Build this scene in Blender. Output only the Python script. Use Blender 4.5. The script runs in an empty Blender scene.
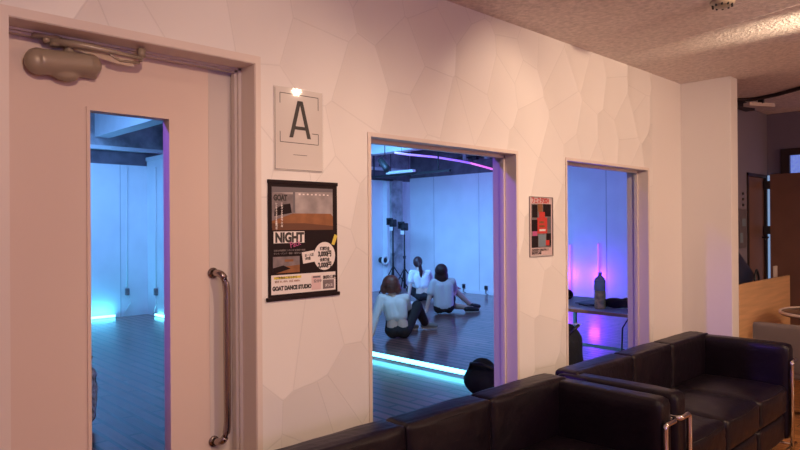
import bpy, bmesh, math, random
from mathutils import Vector, Matrix
random.seed(7)
sc = bpy.context.scene
COL = sc.collection
V = Vector
PI = math.pi

# ------------------------------------------------------------------ materials
def mat(name, col, rough=.6, metal=0, spec=.5, coat=0, emit=None, es=0, noise=0, nscale=20, bump=0, bscale=60, sheen=0):
    m = bpy.data.materials.new(name); m.use_nodes = True
    nt = m.node_tree; b = nt.nodes['Principled BSDF']
    b.inputs['Base Color'].default_value = (*col, 1)
    b.inputs['Roughness'].default_value = rough
    b.inputs['Metallic'].default_value = metal
    b.inputs['Specular IOR Level'].default_value = spec
    b.inputs['Coat Weight'].default_value = coat
    b.inputs['Sheen Weight'].default_value = sheen
    if emit:
        b.inputs['Emission Color'].default_value = (*emit, 1)
        b.inputs['Emission Strength'].default_value = es
    if noise or bump:
        tc = nt.nodes.new('ShaderNodeTexCoord')
    if noise:
        n = nt.nodes.new('ShaderNodeTexNoise'); n.inputs['Scale'].default_value = nscale; n.inputs['Detail'].default_value = 6
        nt.links.new(tc.outputs['Object'], n.inputs['Vector'])
        r = nt.nodes.new('ShaderNodeMapRange')
        r.inputs['From Min'].default_value = .3; r.inputs['From Max'].default_value = .7
        r.inputs['To Min'].default_value = 1 - noise; r.inputs['To Max'].default_value = 1 + noise
        nt.links.new(n.outputs['Fac'], r.inputs['Value'])
        mx = nt.nodes.new('ShaderNodeVectorMath'); mx.operation = 'SCALE'
        mx.inputs[0].default_value = col
        nt.links.new(r.outputs['Result'], mx.inputs['Scale'])
        nt.links.new(mx.outputs['Vector'], b.inputs['Base Color'])
    if bump:
        n2 = nt.nodes.new('ShaderNodeTexNoise'); n2.inputs['Scale'].default_value = bscale; n2.inputs['Detail'].default_value = 4
        nt.links.new(tc.outputs['Object'], n2.inputs['Vector'])
        bp = nt.nodes.new('ShaderNodeBump'); bp.inputs['Strength'].default_value = bump; bp.inputs['Distance'].default_value = .01
        nt.links.new(n2.outputs['Fac'], bp.inputs['Height'])
        nt.links.new(bp.outputs['Normal'], b.inputs['Normal'])
    return m

def wood(name, c1, c2, c3, pw, pl, rough, coat=0, gap=.004, grain=1.0, axes='XY', bumpd=.0006):
    """planks: length along first axis"""
    m = mat(name, c1, rough, coat=coat); nt = m.node_tree; b = nt.nodes['Principled BSDF']
    b.inputs['Coat Roughness'].default_value = .12
    N, L = nt.nodes, nt.links
    tc = N.new('ShaderNodeTexCoord'); sp = N.new('ShaderNodeSeparateXYZ'); cb = N.new('ShaderNodeCombineXYZ')
    L.new(tc.outputs['Object'], sp.inputs[0])
    L.new(sp.outputs[axes[0]], cb.inputs['X']); L.new(sp.outputs[axes[1]], cb.inputs['Y'])
    br = N.new('ShaderNodeTexBrick'); br.offset = .37; br.inputs['Scale'].default_value = 1
    br.inputs['Brick Width'].default_value = pl; br.inputs['Row Height'].default_value = pw
    br.inputs['Mortar Size'].default_value = gap; br.inputs['Mortar Smooth'].default_value = .1
    br.inputs['Color1'].default_value = (*c1, 1); br.inputs['Color2'].default_value = (*c2, 1); br.inputs['Mortar'].default_value = (*c3, 1)
    L.new(cb.outputs[0], br.inputs['Vector'])
    mp = N.new('ShaderNodeMapping'); mp.inputs['Scale'].default_value = (2.2, 34, 1)
    L.new(cb.outputs[0], mp.inputs['Vector'])
    nz = N.new('ShaderNodeTexNoise'); nz.inputs['Scale'].default_value = 1.0; nz.inputs['Detail'].default_value = 8
    L.new(mp.outputs[0], nz.inputs['Vector'])
    mr = N.new('ShaderNodeMapRange'); mr.inputs['From Min'].default_value = .3; mr.inputs['From Max'].default_value = .7
    mr.inputs['To Min'].default_value = 1 - .28 * grain; mr.inputs['To Max'].default_value = 1 + .28 * grain
    L.new(nz.outputs['Fac'], mr.inputs['Value'])
    vm = N.new('ShaderNodeVectorMath'); vm.operation = 'SCALE'
    L.new(br.outputs['Color'], vm.inputs[0]); L.new(mr.outputs['Result'], vm.inputs['Scale'])
    L.new(vm.outputs[0], b.inputs['Base Color'])
    bp = N.new('ShaderNodeBump'); bp.invert = True; bp.inputs['Strength'].default_value = .6; bp.inputs['Distance'].default_value = bumpd
    L.new(br.outputs['Fac'], bp.inputs['Height']); L.new(bp.outputs[0], b.inputs['Normal'])
    return m

def faceted_wall(name, col):
    """white wall covering embossed with large irregular polygon facets (pattern lies in the Y/Z plane)"""
    m = mat(name, col, .42, spec=.5); nt = m.node_tree; b = nt.nodes['Principled BSDF']
    N, L = nt.nodes, nt.links
    tc = N.new('ShaderNodeTexCoord'); sp = N.new('ShaderNodeSeparateXYZ'); cb = N.new('ShaderNodeCombineXYZ')
    L.new(tc.outputs['Object'], sp.inputs[0]); L.new(sp.outputs['Y'], cb.inputs['X']); L.new(sp.outputs['Z'], cb.inputs['Y'])
    mp = N.new('ShaderNodeMapping'); mp.inputs['Scale'].default_value = (4.3, 3.5, 1); mp.inputs['Location'].default_value = (.85, 1.63, 0)
    mp.inputs['Rotation'].default_value = (0, 0, .25)
    L.new(cb.outputs[0], mp.inputs['Vector'])
    v1 = N.new('ShaderNodeTexVoronoi'); v1.voronoi_dimensions = '2D'; v1.inputs['Scale'].default_value = 1; v1.inputs['Randomness'].default_value = .95
    v2 = N.new('ShaderNodeTexVoronoi'); v2.voronoi_dimensions = '2D'; v2.feature = 'DISTANCE_TO_EDGE'; v2.inputs['Scale'].default_value = 1; v2.inputs['Randomness'].default_value = .95
    L.new(mp.outputs[0], v1.inputs['Vector']); L.new(mp.outputs[0], v2.inputs['Vector'])
    # per facet tilt
    s1 = N.new('ShaderNodeVectorMath'); s1.operation = 'SUBTRACT'; s1.inputs[1].default_value = (.5, .5, .5)
    L.new(v1.outputs['Color'], s1.inputs[0])
    s2 = N.new('ShaderNodeVectorMath'); s2.operation = 'MULTIPLY'; s2.inputs[1].default_value = (0, TILT, TILT)
    L.new(s1.outputs[0], s2.inputs[0])
    # scooped curvature inside the facet
    d1 = N.new('ShaderNodeVectorMath'); d1.operation = 'SUBTRACT'
    L.new(mp.outputs[0], d1.inputs[0]); L.new(v1.outputs['Position'], d1.inputs[1])
    ds = N.new('ShaderNodeSeparateXYZ'); L.new(d1.outputs[0], ds.inputs[0])
    dc = N.new('ShaderNodeCombineXYZ'); zs = N.new('ShaderNodeMath'); zs.operation = 'MULTIPLY'; zs.inputs[1].default_value = .35; L.new(ds.outputs['Y'], zs.inputs[0])
    L.new(ds.outputs['X'], dc.inputs['Y']); L.new(zs.outputs[0], dc.inputs['Z'])
    d2 = N.new('ShaderNodeVectorMath'); d2.operation = 'SCALE'; d2.inputs['Scale'].default_value = -SCOOP
    L.new(dc.outputs[0], d2.inputs[0])
    ge = N.new('ShaderNodeNewGeometry')
    a1 = N.new('ShaderNodeVectorMath'); a1.operation = 'ADD'; L.new(s2.outputs[0], a1.inputs[0]); L.new(d2.outputs[0], a1.inputs[1])
    a2 = N.new('ShaderNodeVectorMath'); a2.operation = 'ADD'; L.new(a1.outputs[0], a2.inputs[0]); L.new(ge.outputs['Normal'], a2.inputs[1])
    nn = N.new('ShaderNodeVectorMath'); nn.operation = 'NORMALIZE'; L.new(a2.outputs[0], nn.inputs[0])
    # fine groove + fabric grain
    mr = N.new('ShaderNodeMapRange'); mr.inputs['From Max'].default_value = .014; mr.inputs['To Min'].default_value = 0; mr.inputs['To Max'].default_value = 1
    L.new(v2.outputs['Distance'], mr.inputs['Value'])
    nz = N.new('ShaderNodeTexNoise'); nz.inputs['Scale'].default_value = 260; L.new(tc.outputs['Object'], nz.inputs['Vector'])
    ad = N.new('ShaderNodeMath'); ad.operation = 'MULTIPLY_ADD'; ad.inputs[1].default_value = .12
    L.new(nz.outputs['Fac'], ad.inputs[0]); L.new(mr.outputs['Result'], ad.inputs[2])
    bp = N.new('ShaderNodeBump'); bp.inputs['Strength'].default_value = .5; bp.inputs['Distance'].default_value = .0015
    L.new(ad.outputs[0], bp.inputs['Height']); L.new(nn.outputs[0], bp.inputs['Normal'])
    L.new(bp.outputs[0], b.inputs['Normal'])
    mx = N.new('ShaderNodeMapRange'); mx.inputs['To Min'].default_value = .88; mx.inputs['To Max'].default_value = 1
    L.new(mr.outputs['Result'], mx.inputs['Value'])
    vm = N.new('ShaderNodeVectorMath'); vm.operation = 'SCALE'; vm.inputs[0].default_value = col
    L.new(mx.outputs['Result'], vm.inputs['Scale']); L.new(vm.outputs[0], b.inputs['Base Color'])
    return m

def glass(name, rough=0):
    m = bpy.data.materials.new(name); m.use_nodes = True; nt = m.node_tree; nt.nodes.clear()
    o = nt.nodes.new('ShaderNodeOutputMaterial'); mx = nt.nodes.new('ShaderNodeMixShader')
    t = nt.nodes.new('ShaderNodeBsdfTransparent'); g = nt.nodes.new('ShaderNodeBsdfGlossy'); g.inputs['Roughness'].default_value = rough
    f = nt.nodes.new('ShaderNodeFresnel'); f.inputs['IOR'].default_value = 1.12 if rough == 0 else 1.3
    t.inputs['Color'].default_value = (.97, .98, .98, 1)
    ge = nt.nodes.new('ShaderNodeNewGeometry'); ml = nt.nodes.new('ShaderNodeMath'); ml.operation = 'MULTIPLY_ADD'
    ml.inputs[1].default_value = -1; ml.inputs[2].default_value = 1; nt.links.new(ge.outputs['Backfacing'], ml.inputs[0])
    m2 = nt.nodes.new('ShaderNodeMath'); m2.operation = 'MULTIPLY'; nt.links.new(ml.outputs[0], m2.inputs[0]); nt.links.new(f.outputs[0], m2.inputs[1])
    nt.links.new(m2.outputs[0], mx.inputs[0]); nt.links.new(t.outputs[0], mx.inputs[1]); nt.links.new(g.outputs[0], mx.inputs[2])
    nt.links.new(mx.outputs[0], o.inputs[0])
    return m

def glow(name, col, s):
    m = mat(name, (.8, .8, .8), .4, emit=col, es=s)
    return m

TILT, SCOOP = .045, .30
M = dict(
    facet=faceted_wall('embossed polygon wall covering', (.80, .76, .73)),
    plain=mat('plain white wall covering', (.78, .73, .70), .6, bump=.15, bscale=200),
    paint=mat('beige painted steel frame', (.74, .64, .58), .4, spec=.5),
    leaf=mat('beige painted door', (.70, .55, .48), .5, bump=.03, bscale=300),
    stile=mat('greyish beige door edge', (.64, .56, .52), .5),
    ceil=mat('rough plaster ceiling', (.82, .73, .68), .95, noise=.16, nscale=38, bump=1, bscale=60),
    leather=mat('black leather', (.007, .0035, .008), .40, spec=.34, noise=.2, nscale=9, bump=.30, bscale=24),
    chrome=mat('chrome', (.75, .72, .70), .12, metal=1),
    bronze=mat('dark polished steel', (.40, .34, .32), .22, metal=1),
    closer=mat('brown grey enamel', (.36, .29, .22), .36, metal=.15),
    hallfloor=wood('orange oak parquet', (.58, .27, .09), (.46, .19, .06), (.12, .05, .02), .09, .75, .3, coat=.4),
    studiofloor=wood('dark studio flooring', (.33, .14, .125), (.18, .075, .068), (.010, .005, .005), .115, 1.2, .3, coat=.4, gap=.016),
    counter=wood('light oak veneer', (.62, .36, .18), (.60, .345, .17), (.60, .345, .17), 3, 9, .45, gap=0, grain=.5, axes='YZ'),
    brown=mat('dark brown laminate door', (.20, .10, .07), .5, noise=.12, nscale=3),
    darkframe=mat('dark brown frame', (.035, .02, .018), .5),
    swall=mat('white studio wall', (.80, .82, .84), .55, noise=.05, nscale=3, bump=.25, bscale=5),
    concrete=mat('painted concrete', (.36, .35, .37), .9, noise=.45, nscale=5, bump=.6, bscale=14),
    darkcon=mat('dark concrete ceiling', (.14, .12, .15), .9, noise=.3, nscale=5),
    beam=mat('pale painted beam', (.75, .77, .80), .7, noise=.06, nscale=6),
    dark=mat('black metal', (.02, .02, .024), .45),
    black=mat('black fabric', (.014, .014, .018), .8, bump=.5, bscale=40),
    white=mat('white plastic', (.80, .80, .80), .4),
    paper=mat('white paper', (.80, .74, .72), .35),
    card=mat('pale sign card', (.66, .58, .55), .28, spec=.6),
    ink=mat('dark grey ink', (.035, .028, .028), .5),
    pblack=mat('black poster print', (.016, .008, .010), .6, spec=.2),
    red=mat('red print', (.62, .05, .04), .4),
    yellow=mat('yellow print', (.75, .60, .08), .4),
    pink=mat('pink print', (.55, .10, .28), .4),
    white2=mat('pale grey print', (.36, .31, .31), .5, noise=.35, nscale=12),
    pinkpale=mat('pale pink print', (.70, .50, .50), .4),
    grey=mat('grey print', (.20, .16, .17), .5, noise=.3, nscale=30),
    greyl=mat('light grey print', (.30, .25, .25), .5),
    greyd=mat('slate grey print', (.14, .12, .14), .4),
    orange=mat('orange brown print', (.27, .10, .035), .5, noise=.25, nscale=22),
    oranged=mat('dark orange brown print', (.13, .045, .02), .5),
    bluegrey=mat('blue grey print', (.20, .26, .32), .4),
    skin=mat('skin', (.72, .50, .41), .5),
    shirt=mat('white cotton', (.80, .80, .82), .85, bump=.4, bscale=14),
    hairr=mat('reddish brown hair', (.22, .05, .03), .45, bump=.6, bscale=60),
    hairb=mat('black brown hair', (.05, .016, .016), .45, bump=.6, bscale=60),
    pants=mat('black cotton trousers', (.018, .016, .022), .8),
    shoed=mat('dark shoe fabric', (.03, .03, .035), .7),
    shoeg=mat('grey shoe fabric', (.22, .23, .26), .7),
    glass=glass('clear glass'),
    acrylic=glass('clear acrylic', .045),
    cyan=glow('cyan light tube', (.13, .70, 1.0), 7),
    magenta=glow('magenta light tube', (.50, .01, .95), 1.0),
    violet=glow('violet light strip', (.30, .08, 1.0), 1.2),
    pinkled=glow('pink light strip', (.9, .10, .75), 1.1),
    bluepane=mat('lit blue frosted pane', (.3, .4, .7), .6, emit=(.16, .26, .80), es=.75, noise=.4, nscale=40),
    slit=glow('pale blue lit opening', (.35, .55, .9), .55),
    vinyl=mat('grey brown vinyl', (.19, .15, .13), .45),
    tabletop=mat('dark table top', (.12, .08, .07), .3),
    rim=mat('pale table rim', (.74, .62, .54), .35),
    liquid=mat('amber green drink bottle', (.95, .78, .28), .15, spec=.7, coat=.5, noise=.4, nscale=30),
    label=mat('teal and white bottle label', (.55, .70, .70), .5),
    plaid=mat('blue white patterned cloth', (.45, .52, .62), .9, noise=.9, nscale=30),
    navy=mat('dark navy plastic', (.02, .03, .075), .3),
    hallshade=mat('hall wall darkened for shade', (.22, .19, .24), .8),  # whitish wall; the shade of the far hall is put into its colour
    seam=mat('panel seam', (.5, .52, .54), .6),
)

# ------------------------------------------------------------------ mesh helpers
def link(o, parent=None):
    COL.objects.link(o)
    if parent: o.parent = parent
    return o

def obj(name, bm, m, parent=None, smooth=False, bevel=0):
    me = bpy.data.meshes.new(name)
    bmesh.ops.recalc_face_normals(bm, faces=bm.faces)
    bm.to_mesh(me); bm.free(); me.materials.append(M[m] if isinstance(m, str) else m)
    if smooth: me.polygons.foreach_set('use_smooth', [True] * len(me.polygons))
    o = bpy.data.objects.new(name, me)
    if bevel:
        b = o.modifiers.new('bevel', 'BEVEL'); b.width = bevel; b.segments = 2; b.limit_method = 'ANGLE'; b.angle_limit = .9
    return link(o, parent)

def thing(name, label, cat, loc=(0, 0, 0), rz=0, group=None):
    o = bpy.data.objects.new(name, None); o.location = loc; o.rotation_euler = (0, 0, rz); o.empty_display_size = .1
    return tag(link(o), label, cat, group)

def tag(o, label, cat, group=None):
    o['label'] = label; o['category'] = cat
    if group: o['group'] = group
    return o

def struct(name, bm, m, parent=None, bevel=0):
    o = obj(name, bm, m, parent, bevel=bevel)
    if not parent: o['kind'] = 'structure'
    return o

def box(bm, x0, x1, y0, y1, z0, z1):
    vs = [bm.verts.new((x, y, z)) for x in (x0, x1) for y in (y0, y1) for z in (z0, z1)]
    for f in ((0, 1, 3, 2), (4, 6, 7, 5), (0, 4, 5, 1), (2, 3, 7, 6), (0, 2, 6, 4), (1, 5, 7, 3)):
        bm.faces.new([vs[i] for i in f])
    return bm

def B(*a):
    bm = bmesh.new()
    for t in (a if isinstance(a[0], (tuple, list)) else (a,)): box(bm, *t)
    return bm

def frame_mat(d, up=V((0, 0, 1))):
    d = d.normalized()
    if abs(d.dot(up)) > .95: up = V((1, 0, 0))
    s = d.cross(up).normalized(); u = s.cross(d).normalized()
    return s, u

def tube(bm, pts, r, n=10, closed=False):
    pts = [V(p) for p in pts]; rings = []
    rs = r if isinstance(r, (list, tuple)) else [r] * len(pts)
    K = len(pts); s = None
    for i, p in enumerate(pts):
        if closed: d = pts[(i + 1) % K] - pts[i - 1]
        elif i == 0: d = pts[1] - p
        elif i == K - 1: d = p - pts[-2]
        else: d = (pts[i + 1] - p).normalized() + (p - pts[i - 1]).normalized()
        d.normalize()
        if s is None: s, u = frame_mat(d)
        else:
            s = (s - d * s.dot(d)).normalized(); u = s.cross(d).normalized()
        rings.append([bm.verts.new(p + s * (rs[i] * math.cos(2 * PI * k / n)) + u * (rs[i] * math.sin(2 * PI * k / n))) for k in range(n)])
    for i in range(K if closed else K - 1):
        a, b = rings[i], rings[(i + 1) % K]
        for k in range(n): bm.faces.new([a[k], a[(k + 1) % n], b[(k + 1) % n], b[k]])
    if not closed: bm.faces.new(rings[0]); bm.faces.new(rings[-1][::-1])
    return bm

def T(pts, r, n=10, closed=False): return tube(bmesh.new(), pts, r, n, closed)

def bendpts(pts, r, k=5):
    """polyline with rounded corners"""
    pts = [V(p) for p in pts]; out = [pts[0]]
    for i in range(1, len(pts) - 1):
        a, p, b = pts[i - 1], pts[i], pts[i + 1]
        q0 = p + (a - p).normalized() * r; q1 = p + (b - p).normalized() * r
        for j in range(k + 1):
            t = j / k; out.append(q0 * (1 - t) ** 2 + p * 2 * t * (1 - t) + q1 * t * t)
    out.append(pts[-1]); return out

def lathe(bm, prof, c=(0, 0, 0), n=24, axis='Z'):
    c = V(c); rings = []
    for r, h in prof:
        ring = []
        for k in range(n):
            a = 2 * PI * k / n; q = (r * math.cos(a), r * math.sin(a), h)
            if axis == 'X': q = (q[2], q[0], q[1])
            if axis == 'Y': q = (q[0], q[2], q[1])
            ring.append(bm.verts.new(c + V(q)))
        rings.append(ring)
    for a, b in zip(rings, rings[1:]):
        for k in range(n): bm.faces.new([a[k], a[(k + 1) % n], b[(k + 1) % n], b[k]])
    bm.faces.new(rings[0][::-1]); bm.faces.new(rings[-1])
    return bm

def ball(bm, c, r, sx=1, sy=1, sz=1, rot=None, seg=14):
    mt = Matrix.Translation(V(c)) @ (rot or Matrix()) @ Matrix.Diagonal((sx * r, sy * r, sz * r, 1))
    bmesh.ops.create_uvsphere(bm, u_segments=seg, v_segments=seg // 2 + 2, radius=1, matrix=mt); return bm

def cushion(x0, x1, y0, y1, z0, z1, r=.03, puff=(0, 0, 0), n=12, wrinkle=0, seed=0):
    """rounded upholstery block; puff = extra bulge of the middle of the x, y, z faces"""
    bm = bmesh.new(); bmesh.ops.create_cube(bm, size=2)
    bmesh.ops.subdivide_edges(bm, edges=bm.edges[:], cuts=n, use_grid_fill=True)
    c = V(((x0 + x1) / 2, (y0 + y1) / 2, (z0 + z1) / 2)); h = V(((x1 - x0) / 2, (y1 - y0) / 2, (z1 - z0) / 2))
    rnd = random.Random(seed); ph = [rnd.uniform(0, 6) for _ in range(6)]
    for v in bm.verts:
        n0 = v.co.copy()
        # spread grid lines toward the rim so that the rounding is smooth
        q = V([math.copysign(abs(t) ** .7, t) for t in n0]); p = V([q[i] * h[i] for i in range(3)])
        inn = V([max(-(h[i] - r), min(h[i] - r, p[i])) for i in range(3)]); d = p - inn
        if d.length > 1e-6: p = inn + d.normalized() * r if sum(abs(x) > 1e-6 for x in d) > 1 else p
        for i in range(3):
            j, k = (i + 1) % 3, (i + 2) % 3
            w = (1 - q[j] ** 2) * (1 - q[k] ** 2)
            if abs(q[i]) > .5: p[i] += math.copysign(puff[i] * w, q[i])
            if wrinkle and abs(q[i]) > .9:
                p[i] += wrinkle * math.sin(9 * q[j] + 3 * q[k] + ph[i]) * math.sin(7 * q[k] - 4 * q[j] + ph[i + 3])
        v.co = c + p
    return bm

def poly(bm, pts, t=.0006, n=(1, 0, 0)):
    """thin flat printed shape: outline + thickness along n"""
    n = V(n) * t; a = [bm.verts.new(V(p)) for p in pts]; b = [bm.verts.new(V(p) + n) for p in pts]
    bm.faces.new(a[::-1]); bm.faces.new(b)
    for i in range(len(pts)): j = (i + 1) % len(pts); bm.faces.new([a[i], a[j], b[j], b[i]])
    return bm

def text(name, s, size, loc, m, parent, sx=1, rot=None, bold=0, align='LEFT', ex=.0004):
    """flat lettering that faces +X and reads towards +Y"""
    cu = bpy.data.curves.new(name, 'FONT'); cu.body = s; cu.size = size; cu.extrude = ex; cu.offset = bold
    cu.align_x = align; cu.resolution_u = 3
    t = bpy.data.objects.new('tmp_text', cu); COL.objects.link(t)
    dg = bpy.context.evaluated_depsgraph_get(); dg.update()
    me = bpy.data.meshes.new_from_object(t.evaluated_get(dg)); bpy.data.objects.remove(t)
    R = Matrix(((0, 0, 1, 0), (1, 0, 0, 0), (0, 1, 0, 0), (0, 0, 0, 1)))
    me.transform(Matrix.Translation(V(loc)) @ R @ Matrix.Rotation(rot or 0, 4, 'Z') @ Matrix.Diagonal((sx, 1, 1, 1)))
    me.materials.clear(); me.materials.append(M[m]); me.name = name
    return link(bpy.data.objects.new(name, me), parent)

def capsule(bm, a, ra, b, rb, n=12):
    a, b = V(a), V(b)
    ball(bm, a, ra, seg=n); ball(bm, b, rb, seg=n)
    if (b - a).length > 1e-4: tube(bm, [a, b], [ra, rb], n)
    return bm

def chain(bm, pts, rs):
    for i in range(len(pts) - 1): capsule(bm, pts[i], rs[i], pts[i + 1], rs[i + 1])
    return bm

def organic(name, bm, m, parent, vox=.009, smooth=3):
    o = obj(name, bm, m, parent, smooth=True)
    r = o.modifiers.new('remesh', 'REMESH'); r.mode = 'VOXEL'; r.voxel_size = vox; r.use_smooth_shade = True
    s = o.modifiers.new('smooth', 'SMOOTH'); s.factor = .5; s.iterations = smooth * 2
    return o

# ------------------------------------------------------------------ camera
yaw, pit, roll, FPX = math.radians(45.973), math.radians(.121), math.radians(-.3805), 646.7
F = V((-math.sin(yaw) * math.cos(pit), math.cos(yaw) * math.cos(pit), math.sin(pit)))
R = V((math.cos(yaw), math.sin(yaw), 0)); U = R.cross(F)
R2 = R * math.cos(roll) + U * math.sin(roll); U2 = U * math.cos(roll) - R * math.sin(roll)
cam = bpy.data.objects.new('camera', bpy.data.cameras.new('camera')); COL.objects.link(cam)
cam.data.sensor_width = 36; cam.data.lens = FPX / 800 * 36; cam.data.clip_start = .05
cam.matrix_world = Matrix(((R2.x, U2.x, -F.x, 2.08), (R2.y, U2.y, -F.y, 0), (R2.z, U2.z, -F.z, 1.42), (0, 0, 0, 1)))
sc.camera = cam

# ------------------------------------------------------------------ the shell
CH = 2.508
DY0, DY1, DZ = .474, 1.269, 2.021                     # door opening
W = [(1.835, 2.884), (3.394, 4.459)]; WZ0, WZ1 = .30, 1.808
TH = .15
struct('floor', B(0, 6, -1.6, 7.1, -.1, 0), 'hallfloor')
struct('studio_floor', B(-8.65, 0, -1.6, 10.7, -.1, 0), 'studiofloor')
struct('ceiling', B(0, 6, -1.6, 7.25, CH, CH + .12), 'ceil')
def joint(p, q, w=.004, d=.0025):
    p, q = V(p), V(q); s = (q - p).cross(V((0, 0, 1))).normalized() * w
    bm = bmesh.new(); poly(bm, [p - s, p + s, q + s, q - s], d, (0, 0, -1)); return bm
struct('trim_9', joint((.05, 3.98, CH), (1.6, 3.53, CH)), 'ceil')
# left wall of the hall, pierced by door and windows
wl = B((-TH, 0, -1.6, DY0, 0, CH), (-TH, 0, DY0, DY1, DZ, CH), (-TH, 0, DY1, W[0][0], 0, CH),
       (-TH, 0, W[0][0], W[0][1], 0, WZ0), (-TH, 0, W[0][0], W[0][1], WZ1, CH),
       (-TH, 0, W[0][1], W[1][0], 0, CH),
       (-TH, 0, W[1][0], W[1][1], 0, WZ0), (-TH, 0, W[1][0], W[1][1], WZ1, CH), (-TH, 0, W[1][1], 4.545, 0, CH))
struct('wall_left', wl, 'facet')
struct('wall_left_end', B(-TH, -.002, 4.545, 5.045, 0, CH), 'plain')
struct('wall_left_beyond', B((-TH, -.002, 5.045, 6.5, 0, CH), (-TH, -.002, 6.5, 7.06, 1.9, CH), (-TH, -.002, 7.06, 7.1, 0, CH)), 'hallshade')
struct('wall_left_studio_head', B(-TH, 0, -1.6, 10.7, CH, 3.5), 'concrete')
struct('wall_left_studio_rear', B(-TH, 0, 7.1, 10.7, 0, CH), 'swall')
struct('wall_wing', B(-.01, .36, 5.045, 5.185, 0, CH), 'plain', bevel=.004)
struct('wall_right', B(6, 6.15, -1.6, 7.25, 0, CH), 'plain')
struct('wall_back', B(-.0, 6, -1.75, -1.6, 0, CH), 'plain')
# far hall wall with door and transom
struct('wall_far', B((0, .125, 7.1, 7.25, 1.92, CH), (.125, 1.5, 7.1, 7.25, 2.15, CH), (1.5, 6, 7.1, 7.25, 0, CH), (-.15, 0, 7.1, 7.25, 0, CH), (0, .03, 7.1, 7.25, 0, 1.92)), 'hallshade')

# studio shell; beyond the mirror line, its reflection is built as real space
struct('wall_studio_back', B((-8.65, -8.5, -1.6, 10.7, 0, 2.44)), 'swall')
struct('wall_studio_back_band', B((-8.65, -8.53, -1.6, 10.7, 2.44, 2.66)), 'darkcon')
struct('wall_studio_back_upper', B((-8.65, -8.5, -1.6, 10.7, 2.72, 3.5)), 'concrete')
struct('trim_1', B(-8.65, -8.42, -1.6, 10.7, 2.66, 2.72), 'beam')
struct('wall_studio_far', B(-8.5, -TH, 10.55, 10.7, 0, 2.52), 'swall')
struct('wall_studio_far_upper', B(-8.5, -TH, 10.58, 10.7, 2.52, 3.5), 'darkcon')
struct('wall_studio_near', B(-8.65, -TH, -1.75, -1.6, 0, 3.5), 'swall')
struct('ceiling_studio', B(-8.65, 0, -1.75, 10.7, 3.5, 3.62), 'darkcon')
struct('wall_stub', B(-8.5, -7.1, 4.42, 4.52, 0, 2.52), 'swall')
struct('trim_2', B(-8.5, -7.1, 4.40, 4.54, 2.52, 2.58), 'beam')
struct('baseboard_far', B(-8.5, -TH, 10.53, 10.55, 0, .07), 'beam')
for i, y in enumerate((1.65, 3.60, 6.55, 8.50)):
    o = struct('ceiling_beam', B(-8.5, -TH, y, y + .22, 2.85, 3.5), 'beam')
# seams of the wall panels
for i, y in enumerate((3.2, 3.98)):
    struct('trim_%d' % (10 + i), B(-8.5, -8.494, y, y + .010, 0, 2.44), 'seam')
for i, x in enumerate((-7.75, -6.47, -5.3, -3.6)):
    struct('trim_%d' % (20 + i), B(x, x + .012, 10.544, 10.55, 0, 2.52), 'seam')
# pilaster and curtain-like strips on the studio back wall near the far corner
struct('trim_3', B(-8.5, -8.30, 9.78, 10.12, 0, 2.44), 'concrete')
struct('trim_4', B(-8.5, -8.36, 9.70, 9.78, 0, 2.44), 'beam')

# windows: lining + inner sash line + pane
def window(name, y0, y1):
    w = bpy.data.objects.new(name, None); link(w); w['kind'] = 'structure'
    f, t = .002, .026
    lin = B((-TH - .004, .005, y0, y0 + f, WZ0, WZ1), (-TH - .004, .005, y1 - f, y1, WZ0, WZ1),
            (-TH - .004, .005, y0 + f, y1 - f, WZ1 - f, WZ1), (-TH - .004, .005, y0 + f, y1 - f, WZ0, WZ0 + f))
    obj('window_lining', lin, 'paint', w)
    fl = B((.0005, .006, y0 - .016, y0, WZ0 - .016, WZ1 + .016), (.0005, .006, y1, y1 + .016, WZ0 - .016, WZ1 + .016),
           (.0005, .006, y0, y1, WZ1, WZ1 + .016), (.0005, .006, y0, y1, WZ0 - .016, WZ0))
    obj('window_frame', fl, 'paint', w)
    a, b, z0, z1 = y0 + f, y1 - f, WZ0 + f, WZ1 - f; g = .022
    for xx in (-.068, -.092):
        pass
    sh = B((-.096, -.070, a, a + .005, z0, z1), (-.096, -.070, b - .012, b, z0, z1), (-.096, -.070, a, b, z1 - g * .7, z1), (-.096, -.070, a, b, z0, z0 + g))
    obj('window_sash', sh, 'paint', w)
    obj('pane', B(-.086, -.080, a + .004, b - .004, z0 + .004, z1 - .004), 'glass', w)
window('window_1', *W[0]); window('window_2', *W[1])

# door 1
d = bpy.data.objects.new('door_1', None); link(d); d['kind'] = 'structure'
f = .002
obj('door_frame', B((-TH - .02, .006, DY0 - .0, DY0 + f, 0, DZ), (-TH - .02, .006, DY1 - f, DY1, 0, DZ), (-TH - .02, .006, DY0, DY1, DZ - f, DZ)), 'paint', d)
obj('door_casing', B((.0005, .010, DY0 - .028, DY0, 0, DZ + .028), (.0005, .010, DY1, DY1 + .022, 0, DZ + .028), (.0005, .010, DY0, DY1, DZ, DZ + .028)), 'paint', d)
obj('door_stop', B((-.125, -.100, DY1 - f - .022, DY1 - f, 0, DZ - f), (-.100, -.088, DY1 - f - .012, DY1 - f, 0, DZ - f), (-.125, -.100, DY0, DY1, DZ - f - .014, DZ - f), (-.100, -.088, DY0, DY1, DZ - f - .007, DZ - f)), 'stile', d)
LX0, LX1 = -.172, -.132
gy0, gy1, gz0, gz1 = .733, 1.006, .12, 1.808
LY1 = 1.158
obj('door_leaf', B((LX0, LX1, DY0 + .003, gy0, .01, DZ - .014), (LX0, LX1, gy1, LY1, .01, DZ - .014),
                   (LX0, LX1, gy0, gy1, gz1, DZ - .014), (LX0, LX1, gy0, gy1, .01, gz0)), 'leaf', d)
obj('door_stile', B((LX0, LX1 - .003, LY1 + .002, DY1 - .014, .01, DZ - .014), (LX0, LX1 + .001, LY1 - .003, LY1 + .002, .01, DZ - .014)), 'stile', d)
g = .007
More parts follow.
